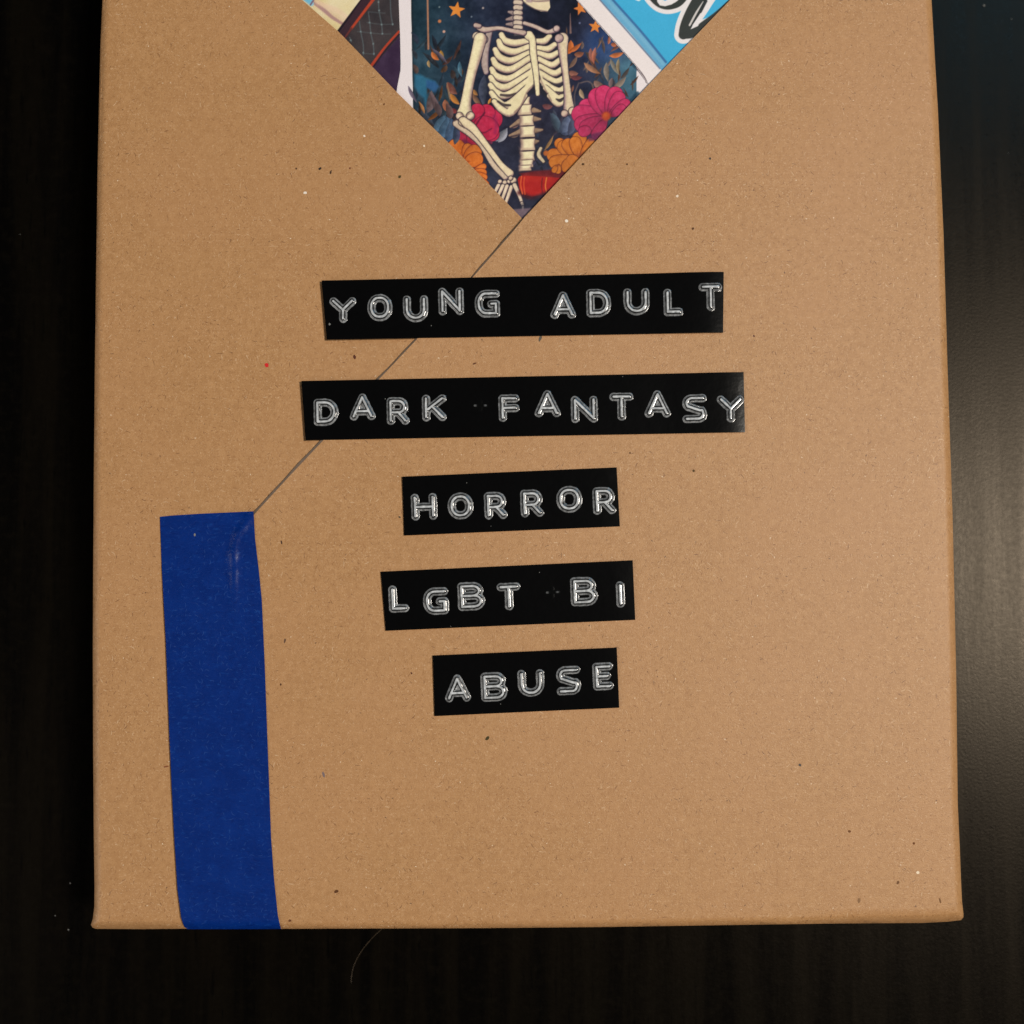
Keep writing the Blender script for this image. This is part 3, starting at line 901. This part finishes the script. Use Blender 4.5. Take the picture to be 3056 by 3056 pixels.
S.bone(zB((565, 935)), [10], (214, 190, 170), (146, 112, 120))
S.bone(zB((630, 915)), [11], (230, 212, 182), (160, 126, 124))
# hand
for c_, rr in (((490, 1525), 6), ((540, 1534), 6.5), ((586, 1522), 6), ((628, 1512), 9), ((600, 1490), 6)):
    S.bone(zC(c_), [rr], (226, 204, 178), (140, 110, 112))
for P in (((475, 1565), (425, 1660)), ((520, 1570), (462, 1690)), ((562, 1572), (495, 1760)), ((608, 1580), (530, 1800))):
    S.bone(zC(*P), [5.5, 4.2], (230, 210, 184), (150, 120, 122))
S.bone(zC((640, 1560), (682, 1650), (712, 1730)), [6, 4.8, 4], (224, 204, 180), (146, 116, 118))
S.bone(zC((716, 1745), (726, 1770)), [4, 3.6], (220, 200, 178), (146, 116, 118))
S.bone(zC((726, 1785), (727, 1815)), [3, 2.4], (220, 200, 178), (146, 116, 118))
# red book at the foot
S.poly(zC((690, 1440), (840, 1415), (1140, 1395), (1300, 1400), (1140, 1640), (1000, 1560), (860, 1480), (720, 1470)), (122, 28, 36), 4, 0.95)
S.poly(zC((672, 1500), (690, 1470), (730, 1462), (1010, 1478), (1130, 1490), (1070, 1620), (980, 1655), (820, 1680), (720, 1655), (690, 1600)), (184, 32, 30), 2)
S.line(zC((760, 1480), (900, 1490), (1010, 1496)), 9, (216, 60, 38), 8, 0.35)
S.line(zC((690, 1640), (820, 1690), (980, 1660)), 6, (84, 18, 30), 7, 0.8)
for P, c in ((((712, 1470), (704, 1560), (722, 1650)), (236, 112, 58)), (((742, 1480), (736, 1560), (748, 1655)), (224, 92, 48)), (((970, 1485), (958, 1570), (972, 1640)), (244, 142, 66)), (((926, 1490), (920, 1570), (930, 1660)), (120, 22, 30))):
    S.line(zC(*P), 1.7, c, 1.3, 0.9)
S.poly(zC((620, 1800), (1100, 1560), (1200, 2000), (600, 2000)), (40, 42, 60), 8, 0.6)
S.poly(zC((600, 1812), (900, 1790), (900, 2100), (600, 2100)), (132, 112, 122), 3, 0.9)
for k in range(8):
    S.line(zC((600, 1815 + k * 16), (900, 1800 + k * 16)), 1.0, (96, 78, 92), 1.2, 0.5)
# orange flower, right
for b, t_, wd in (((420, 1560), (180, 1350), 16), ((420, 1560), (90, 1520), 20), ((420, 1560), (240, 1400), 20), ((430, 1550), (300, 1370), 19), ((440, 1540), (460, 1290), 22),
                  ((450, 1540), (400, 1340), 18), ((480, 1530), (620, 1340), 13), ((420, 1570), (120, 1620), 20), ((360, 1590), (290, 1650), 14), ((330, 1560), (400, 1600), 16), ((260, 1620), (280, 1710), 9), ((200, 1650), (190, 1730), 9),
                  ((170, 1660), (140, 1720), 8)):
    S.petal(*zG(b, t_), wd, (236, 138, 52), (150, 66, 40))
S.line(zG((360, 1590), (300, 1650)), 14, (236, 138, 56), 3, 0.9)
S.line(zG((40, 1500)), 8, (206, 112, 50), 3)
S.bone(zC((910, 1185), (890, 1250), (940, 1320)), [5, 6, 4], (206, 190, 158), (130, 104, 96))
S.leaf(*zC((950, 1200), (1040, 1050)), 5, (176, 132, 82))
# pink flower, right
for b, t_, wd in (((780, 1030), (520, 910), 26), ((780, 1040), (430, 1010), 28), ((770, 1050), (450, 1150), 24), ((790, 1010), (680, 770), 30), ((800, 1000), (760, 720), 26), ((820, 1000), (920, 730), 24),
                  ((840, 1000), (970, 780), 20), ((850, 1010), (1060, 870), 17), ((870, 1030), (1000, 930), 14), ((760, 1070), (520, 1190), 22), ((790, 1080), (660, 1290), 17), ((580, 1210), (500, 1230), 16)):
    S.petal(*zG(b, t_), wd, (218, 58, 112), (140, 30, 76))
S.line(zG((795, 1035)), 13, (226, 88, 44), 5)
S.line(zG((790, 1020)), 6, (240, 116, 52), 4, 0.8)
S.poly(zG((560, 1290), (640, 1250), (760, 1230), (660, 1340), (580, 1350)), (116, 46, 94), 5, 0.8)
L_ = S.C.mean(1, keepdims=True)
deep = np.where(L_ > 205, 1.0, 0.97 + 0.03 * np.clip((L_ - 150) / 55, 0, 1))
S.C = 255 * (np.clip(S.C, 0, 255) / 255) ** 1.04 * deep
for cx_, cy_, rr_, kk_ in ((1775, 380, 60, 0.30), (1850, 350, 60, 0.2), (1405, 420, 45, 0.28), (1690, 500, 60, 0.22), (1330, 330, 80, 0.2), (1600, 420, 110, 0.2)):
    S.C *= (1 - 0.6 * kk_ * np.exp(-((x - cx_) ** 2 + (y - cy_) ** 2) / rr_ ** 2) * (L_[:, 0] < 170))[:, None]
S.C += ((fbm(x, y, 12, 140) - 0.5) * 22 * inner)[:, None]
S.build('print', TOP - 0.685 * MM, st_s)

# --- blue sticker, upper right, with black brush lettering
poly_b = np.array([(1640, -120), (1612, -120), (1721, 0), (1898.5, 198), (1935, 254), (1990, 300), (2150, 200), (2380, -40), (2380, -120)], float)
st_b = sheet('lettering_sticker', poly_b, 40, zconst(TOP - 0.64 * MM), 0.06 * MM, WHITE)
tag(st_b, 'bright blue sticker with white edge and black brush lettering, at the window\'s right', 'sticker', 'stickers seen through the parcel window')
Bl = Art(poly_b, STEP)
Bl.C[:] = (238, 228, 228)
Bl.line([(1612, -120), (1721, 0), (1898.5, 198), (1935, 254)], 1.6, (70, 52, 62), 1.4)  # thin edge shadow painted into the print along this sticker's left side
Bl.poly(zD((230, -150), (350, 0), (700, 380), (1050, 800), (1130, 880), (3000, 500), (3000, -600)), (104, 170, 208), 1.2)
Bl.line(zD((230, -150), (350, 0), (700, 400), (1040, 790)), 2.2, (112, 128, 156), 1.5)
Bl.line(zD((300, -150), (435, 0), (760, 360), (1075, 735)), 5, (128, 186, 216), 4, 0.6)
Bl.poly(zD((400, -120), (500, 0), (830, 370), (1110, 720), (1180, 800), (3000, 500), (3000, -600)), (64, 174, 220), 1.2)
Bl.line(zD((400, -120), (500, 0), (830, 370), (1110, 715)), 3.4, (56, 104, 158), 1.8, 0.9)
m = np.where(Bl.x > 0)[0]
Bl.C[m] += (fbm(Bl.x, Bl.y, 60, 90) - 0.5)[:, None] * 8
bowl = zD((925, -120), (960, -40), (1030, 35), (1105, 75), (1180, 75), (1260, 40), (1330, -40), (1400, -160))
bowl_r = [13, 13, 12, 9, 8, 9, 10, 12]
down = zD((1560, -120), (1480, 20), (1400, 160), (1340, 300), (1310, 400))
down_r = [19, 19, 18, 17, 14]
up = zD((1310, 410), (1400, 390), (1480, 340), (1570, 270), (1700, 160), (1850, 20))
up_r = [10, 13, 12, 11, 8, 7]
loop = zD((1480, 330), (1400, 330), (1450, 200), (1560, 10), (1640, -100))
WHT = (234, 228, 230)
for P, R in ((bowl, bowl_r), (down, down_r), (up, up_r)):
    Bl.line(P, np.array(R) + 13.0, WHT, 1.4)
Bl.poly(zD((1420, 330), (1640, -60), (1720, -60), (1640, 60), (1520, 260), (1700, 180), (1560, 300)), WHT, 1.5)
Bl.poly(zD((1530, 225), (1660, 40), (1760, -100), (2000, -100), (1700, 190), (1600, 200)), (64, 174, 220), 1.6)
for P, R in ((bowl, bowl_r), (down, down_r), (up, up_r)):
    Bl.line(P, R, (50, 52, 48), 1.8)
Bl.poly(zD((1000, -120), (1010, 20), (1040, 62), (1100, 72), (1180, 50), (1290, -60), (1330, -120)), WHT, 1.5)
Bl.poly(zD((1060, -120), (1065, -10), (1100, 10), (1160, -20), (1210, -120)), (64, 174, 220), 1.5)
Bl.line(zD((1540, 20), (1460, 150), (1385, 290)), [1.6, 3.2, 3.0], (206, 200, 198), 1.3)
Bl.line(zD((1570, 10), (1490, 160), (1400, 310)), [5, 5, 3], (42, 44, 42), 1.6)
Bl.poly(zD((1400, 335), (1420, 285), (1510, 150), (1540, 160), (1480, 300)), WHT, 1.4)
Bl.poly(zD((740, -60), (790, -60), (830, -8), (800, 14), (760, 0)), WHT, 2)
Bl.build('print', TOP - 0.615 * MM, st_b)

# ------------------------------------------------------------------ blue masking tape over the flap's edge
tape_poly = np.array([(477.5, 1542), (520, 1538), (600, 1533), (690, 1529), (756, 1526), (757.5, 1545), (761, 1607), (772, 1700), (781, 1788), (790, 1985), (797, 2180),
                      (803, 2340), (808.8, 2500), (817.4, 2620), (829, 2732), (836, 2764), (838, 2772.5), (700, 2773), (560, 2773), (551, 2767), (547, 2759), (541, 2739),
                      (529.7, 2654), (520, 2500), (512, 2340), (505, 2180), (495, 1915), (483, 1697), (480, 1610)], float)
CREASE = np.array([(752, 1531), (706, 1595), (697, 1640), (696, 1700), (700, 1900), (712, 2200), (728, 2500), (745, 2773)], float)
cr_x = lambda yy: np.interp(yy, CREASE[:, 1], CREASE[:, 0])


def z_tape(V):
    side = V[:, 0] - cr_x(V[:, 1])
    st = sst(side, -22, 6)
    ridge = np.exp(-(seg_dist(V, CREASE[:5], False) / (8.5 + 5.0 * sst(V[:, 1], 1610, 1570))) ** 2) * sst(V[:, 1], 1860, 1640)
    kink = (vnoise(V[:, 0], V[:, 1], 13, 77) - 0.5) * 0.22 * np.exp(-(seg_dist(V, CREASE[:4], False) / 26.0) ** 2)
    up = sst(V[:, 1], 2740, 2640)
    st = np.maximum(st, sst(V[:, 1], 1640, 1820))
    return TOP - edge_drop(V) - 0.26 * MM * (1 - st) * up + (0.10 + 0.10 * (1 - up)) * MM + 0.30 * MM * ridge * (0.3 + 1.2 * vnoise(V[:, 0] + 300, V[:, 1] + 70, 24, 31)) + kink * MM + waves(V) \
        + 0.16 * MM * np.exp(-(seg_dist(V, SEAM[:9], False) / 60.0) ** 2)


tape = sheet('masking_tape', tape_poly, 9, z_tape, 0.12 * MM, TAPE, None, RINGS, False, grid=9)
tag(tape, 'strip of blue masking tape running down the parcel\'s lower left and over its bottom edge', 'tape')

# ------------------------------------------------------------------ embossed labels
# letter strokes on a unit box, y downward; arcs are written out as points


def arc(cx, cy, rx, ry, a0, a1, n=8):
    return [(cx + rx * math.cos(math.radians(a0 + (a1 - a0) * i / n)), cy + ry * math.sin(math.radians(a0 + (a1 - a0) * i / n))) for i in range(n + 1)]


GL = {
    'A': [[(0, 1), (.5, 0), (1, 1)], [(.14, .74), (.86, .74)]],
    'B': [[(0, 0), (.62, 0)] + arc(.62, .235, .30, .235, -90, 90) + [(0, .47)], [(0, 0), (0, 1), (.66, 1)] + arc(.66, .735, .34, .265, 90, -90) + [(.3, .47)]],
    'D': [[(0, 0), (.45, 0)] + arc(.45, .5, .55, .5, -90, 90, 14) + [(0, 1), (0, 0)]],
    'E': [[(1, 0), (0, 0), (0, 1), (1, 1)], [(0, .49), (.82, .49)]],
    'F': [[(1, 0), (0, 0), (0, 1)], [(0, .5), (1, .5)]],
    'G': [[(1, 0)] + arc(.42, .45, .42, .45, -90, -180) + arc(.42, .55, .42, .45, 180, 90) + [(1, 1), (1, .52), (.74, .52)]],
    'H': [[(0, 0), (0, 1)], [(1, 0), (1, 1)], [(0, .5), (1, .5)]],
    'I': [[(.5, 0), (.5, 1)]],
    'K': [[(0, 0), (0, 1)], [(1, 0), (.12, .58)], [(.36, .42), (1, 1)]],
    'L': [[(0, 0), (0, 1), (1, 1)]],
    'N': [[(0, 1), (0, 0), (1, 1), (1, 0)]],
    'O': [arc(.45, .45, .45, .45, 180, 270) + arc(.55, .45, .45, .45, 270, 360) + arc(.55, .55, .45, .45, 0, 90) + arc(.45, .55, .45, .45, 90, 180) + [(0, .45)]],
    'R': [[(0, 1), (0, 0), (.58, 0)] + arc(.58, .29, .36, .29, -90, 90) + [(0, .58)], [(.52, .58), (1, 1)]],
    'S': [[(1, .0)] + [(.4, 0)] + arc(.32, .24, .32, .24, -90, -220, 8) + [(.80, .60)] + arc(.72, .76, .28, .24, -40, 90, 8) + [(0, 1)]],
    'T': [[(0, 0), (1, 0)], [(.5, 0), (.5, 1)]],
    'U': [[(0, 0), (0, .55)] + arc(.5, .55, .5, .45, 180, 0, 14) + [(1, 0)]],
    'Y': [[(0, 0), (.5, .5), (1, 0)], [(.5, .5), (.5, 1)]],
    '+': [[(0, .5), (1, .5)], [(.5, 0), (.5, 1)]],
}
R_OUT = 11.8                          # half width of an embossed stroke, survey units
H_EMB = 0.34 * MM


def from3(x0, y0, s, *L): return [(c, x0 + a / s, x0 + b / s, y0 + t / s, y0 + d / s) for c, a, b, t, d in L]


def r3(*L): return from3(940, 780, 3.019, *L)


def box(ox, oy, s, L): return [(c, ox + a / s, ox + b / s, oy + t / s, oy + d / s) for c, a, b, t, d in L]


LABELS = [
    ('YOUNG ADULT', [(960.5, 838), (2159.6, 812), (2157.8, 993), (975.8, 1014.5)],
     box(940, 780, 3.019, [('Y', 135, 375, 328, 556), ('O', 475, 697, 299, 539), ('U', 795, 1020, 310, 550), ('N', 1113, 1340, 240, 486), ('G', 1440, 1665, 260, 508)])
     + box(1540, 780, 2.76, [('A', 283, 490, 252, 474), ('D', 580, 782, 231, 461), ('U', 885, 1098, 225, 446), ('L', 1213, 1370, 230, 453), ('T', 1502, 1696, 184, 411)])),
    ('DARK FANTASY', [(900, 1137.5), (2219.3, 1110.4), (2223.7, 1290), (912.7, 1314.5)],
     box(940, 780, 3.019, [('D', -8, 213, 1239, 1482), ('A', 316, 545, 1194, 1433), ('R', 649, 850, 1227, 1473), ('K', 967, 1184, 1203, 1442), ('F', 1655, 1840, 1202, 1446), ('+', 1420, 1560, 1245, 1355)])
     + box(1540, 780, 2.76, [('A', 153, 364, 1064, 1284), ('N', 453, 670, 1111, 1329), ('T', 770, 965, 1084, 1311), ('A', 1058, 1270, 1064, 1286), ('S', 1370, 1569, 1097, 1331), ('Y', 1653, 1877, 1107, 1326)])),
    ('HORROR', [(1200.6, 1422.8), (1840.3, 1394.8), (1850, 1571), (1207, 1598.5)],
     box(1120, 1360, 2.356, [('H', 254, 434, 267, 453), ('O', 511, 687, 261, 447), ('R', 767, 926, 256, 446), ('R', 1021, 1181, 239, 431), ('O', 1274, 1452, 214, 400), ('R', 1529, 1688, 221, 413)])),
    ('LGBT BI', [(1137, 1706), (1888.3, 1672), (1896, 1850), (1151.8, 1882.5)],
     box(1120, 1360, 2.356, [('L', 97, 236, 911, 1101), ('G', 338, 514, 927, 1117), ('B', 581, 770, 889, 1087), ('T', 857, 1020, 894, 1086), ('B', 1373, 1561, 853, 1056), ('I', 1689, 1754, 884, 1068), ('+', 1190, 1300, 915, 1005)])),
    ('ABUSE', [(1292, 1956), (1840.7, 1932.5), (1848, 2112), (1297.4, 2137)],
     box(1120, 1360, 2.356, [('A', 489, 668, 1539, 1729), ('B', 743, 927, 1522, 1726), ('U', 1002, 1187, 1504, 1693), ('S', 1273, 1442, 1479, 1681), ('E', 1528, 1670, 1454, 1647)])),
]
DESC = {
    'YOUNG ADULT': 'black embossed label reading YOUNG ADULT, topmost on the brown parcel',
    'DARK FANTASY': 'longest black embossed label, reading DARK FANTASY, stuck across the parcel\'s seam',
    'HORROR': 'black embossed label reading HORROR in the middle of the parcel',
    'LGBT BI': 'black embossed label reading LGBT BI, between the HORROR and ABUSE labels',
    'ABUSE': 'shortest black embossed label, reading ABUSE, lowest on the brown parcel',
}


def emboss_letter(ch, bx, ex, ey, zl, parent, seed):
    x0, x1, y0, y1 = bx
    lowrelief = ch == '+'
    R = 7.0 if lowrelief else R_OUT
    cx, cy = (x0 + x1) / 2, (y0 + y1) / 2
    hw, hh = max((x1 - x0) / 2 - R, 0.5), (y1 - y0) / 2 - R
    if ch == 'I': hw = 0.5
    pad = R + 2.5
    st = 1.15
    us, vs = np.arange(-hw - pad, hw + pad + st, st), np.arange(-hh - pad, hh + pad + st, st)
    gu, gv = np.meshgrid(us, vs)
    Q = np.stack([gu.ravel(), gv.ravel()], 1)
    d = np.full(len(Q), 1e9)
    for poly in GL[ch]:
        P = np.array([((u - .5) * 2 * hw, (v - .5) * 2 * hh) for u, v in poly])
        d = np.minimum(d, seg_dist(Q, P, False))
    rs = np.random.default_rng(seed)
    wob = (vnoise(Q[:, 0] + 400, Q[:, 1] + 400, 9, seed) - 0.5)
    d = d + wob * 1.1
    # relief: rounded ridge on a low shoulder
    ridge = np.where(d < R, 1.0, 0.0) * np.sqrt(np.maximum(1 - (d / (R * 0.80)) ** 2, 0))
    sh = sst(d, R + 0.8, R - 3.4)
    h = H_EMB * (0.72 * ridge + 0.28 * sh)
    bright = sst(d, 3.7, 2.1)
    rim = sst(d, R + 0.5, R - 0.7) * sst(d, R - 5.2, R - 3.4)
    mid = sst(d, 4.0, 5.0) * sst(d, R - 3.0, R - 4.5)
    nn = vnoise(Q[:, 0] + 50, Q[:, 1] + 900, 7, seed + 1)
    n2_ = vnoise(Q[:, 0] + 950, Q[:, 1] + 100, 3, seed + 2)
    g = 0.0035 + bright * (0.36 + 0.30 * nn) * (0.85 + 0.3 * n2_) + rim * (0.15 + 0.20 * nn) * (0.7 + 0.6 * n2_) + mid * 0.03 * nn
    tint = np.array((0.96, 1.0, 1.04))
    if lowrelief:
        h = h * 0.06
        far = sst(np.hypot(*Q.T), 9, 15)
        g = 0.0025 + bright * far * (np.abs(Q[:, 1]) < 2.6) * 0.09
    C = g[:, None] * tint
    nx, ny = len(us), len(vs)
    ok = (d < R + 2.2).reshape(ny, nx)
    q = ok[:-1, :-1] & ok[1:, :-1] & ok[:-1, 1:] & ok[1:, 1:]
    idx = np.arange(nx * ny).reshape(ny, nx)
    F = np.stack([idx[1:, :-1][q], idx[1:, 1:][q], idx[:-1, 1:][q], idx[:-1, :-1][q]], 1)
    used, inv = np.unique(F.ravel(), return_inverse=True)
    F = inv.reshape(F.shape)
    S_ = np.array((cx, cy)) + Q[used, :1] * ex + Q[used, 1:] * ey
    z = zl(S_) + 0.022 * MM + h[used]
    xy = np.stack([face(s, zz) for s, zz in zip(S_, z)])
    # keep verticals vertical: place by the label's own plane
    xy = face(S_, TOP + 0.15 * MM)
    V = np.column_stack([xy, z])
    return make('embossed_mark' if lowrelief else 'letter', V, F, EMBOSS, parent, True, C[used])


AR = {'YOUNG ADULT': 0.22, 'DARK FANTASY': 0.19, 'HORROR': 0.05, 'LGBT BI': 0.06, 'ABUSE': 0.04}
k = 0
for word, cor, letters in LABELS:
    cor = np.array(cor, float)
    tl, tr, br, bl = cor
    L = np.hypot(*(tr - tl))
    ex = ((tr - tl) + (br - bl)); ex /= np.hypot(*ex)
    ey = np.array((-ex[1], ex[0]))

    def zl(S_, tl=tl, ex=ex, L=L):
        u = ((S_ - tl) @ ex)
        e = L - u                    # distance from the right-hand end
        arch = AR[word] * MM * sst(e, 260, 70) * (1 - np.clip((64 - e) / 64, 0, 1.15) ** 2 * 0.92)
        return TOP + 0.25 * MM + arch + 0.05 * MM * np.exp(-(u / 40) ** 2) + waves(S_)

    mid = face(cor.mean(0))
    root = empty('embossed_label', (mid[0], mid[1], TOP))
    tag(root, DESC[word], 'label', 'black embossed labels on the parcel')
    nu, nv = 90, 8
    V, F, sm = [], [], []
    gu, gv = np.linspace(0, 1, nu + 1), np.linspace(0, 1, nv + 1)
    for v in gv:
        for u in gu:
            s = (tl * (1 - u) + tr * u) * (1 - v) + (bl * (1 - u) + br * u) * v
            z = zl(s[None])[0]
            p = face(s, TOP + 0.15 * MM)
            V.append((p[0], p[1], z))
    for j in range(nv):
        for i in range(nu):
            a = j * (nu + 1) + i
            F.append((a + nu + 1, a + nu + 2, a + 1, a)); sm.append(True)
    rim_i = [i for i in range(nu)] + [j * (nu + 1) + nu for j in range(nv)] + [nv * (nu + 1) + i for i in range(nu, 0, -1)] + [j * (nu + 1) for j in range(nv, 0, -1)]
    b0 = len(V)
    for i in rim_i:
        V.append(V[i]); V.append((V[i][0], V[i][1], V[i][2] - 0.16 * MM))
    m_ = len(rim_i)
    for i in range(m_):
        a, b = b0 + 2 * i, b0 + 2 * ((i + 1) % m_)
        F.append((a, b, b + 1, a + 1)); sm.append(False)
    make('tape', V, F, LABEL, root, sm)
    for (c, a, b, t, d) in letters:
        k += 1
        emboss_letter(c, (a, b, t, d), ex, ey, zl, root, 100 + k * 3)

# ------------------------------------------------------------------ a hair and some dust on the table
def tube(name, pts, rad, mat, z):
    P = np.array([(*face(p, z), z + rad) for p in pts])
    # smooth
    T = np.linspace(0, len(P) - 1, 40)
    P = np.stack([np.interp(T, range(len(P)), P[:, i]) for i in range(3)], 1)
    for _ in range(6): P[1:-1] = (P[:-2] + 2 * P[1:-1] + P[2:]) / 4
    V, F = [], []
    for i, p in enumerate(P):
        t = P[min(i + 1, len(P) - 1)] - P[max(i - 1, 0)]
        t /= np.linalg.norm(t)
        n = np.cross(t, (0, 0, 1)); n /= np.linalg.norm(n)
        b = np.cross(n, t)
        for j in range(6):
            a = j * math.pi / 3
            V.append(p + rad * (n * math.cos(a) + b * math.sin(a)))
    for i in range(len(P) - 1):
        for j in range(6):
            a, b = i * 6 + j, i * 6 + (j + 1) % 6
            F.append((a, b, b + 6, a + 6))
    return make(name, V, F, mat, None, True)


hair = tube('hair', [(1160, 2755), (1130, 2780), (1108, 2802), (1085, 2829), (1068, 2855), (1056, 2881), (1050, 2905), (1047.6, 2932)], 0.028 * MM, HAIR, 0.0)
tag(hair, 'fine pale hair curling on the dark table just below the parcel', 'hair')

DV, DF = [], []
spots = [(210, 2635, 3), (165, 2732, 2.2), (205, 2774, 3), (2936, 17, 5), (3018, 57, 3), (60, 700, 1.5)]
for i in range(5):
    q = (random.uniform(0, 3056), random.uniform(0, 3056))
    if not inside(np.array([q]), OUT)[0] and seg_dist(np.array([q]), OUT)[0] > 25: spots.append((*q, random.uniform(1.0, 1.7)))
on_label = [(983, 968, 4.5), (1287, 972, 1.6), (1858, 1124, 1.8), (1393, 1441, 1.8), (1465, 1570, 1.8), (1494, 2101, 2.0), (1345, 1869, 1.6), (1610, 1708, 1.6), (1150, 1190, 2.0)]
for (x_, y_, r_) in spots + on_label:
    zf = TOP + 0.29 * MM if (x_, y_, r_) in on_label else 0.0
    p = face((x_, y_), zf)
    r_ = r_ / PX * MM
    b = len(DV)
    for dx, dy, dz in ((1, 0, .5), (0, 1, .5), (-1, 0, .5), (0, -1, .5), (0.1, 0.1, 1.2), (0, 0, 0.02)):
        DV.append((p[0] + dx * r_ * random.uniform(.6, 1.3), p[1] + dy * r_ * random.uniform(.6, 1.3), dz * r_ + zf))
    for i in range(4):
        DF.append((b + i, b + (i + 1) % 4, b + 4)); DF.append((b + (i + 1) % 4, b + i, b + 5))
tag(make('dust', DV, DF, DUST), kind='stuff')

dv = []
p0 = np.array([[581.0, 1596.0]])
zz = z_tape(p0)[0] + 0.01 * MM
pp = face(p0[0], zz)
r_ = 0.19 * MM
sv = [(pp[0] + r_ * 0.8 * math.cos(a * math.pi / 4), pp[1] + r_ * 1.25 * math.sin(a * math.pi / 4), zz) for a in range(8)] + [(pp[0], pp[1], zz + 0.12 * MM)]
speck = make('speck', sv, [(i, (i + 1) % 8, 8) for i in range(8)], DUST, None, True)
tag(speck, 'tiny white speck near the top of the blue tape', 'speck')
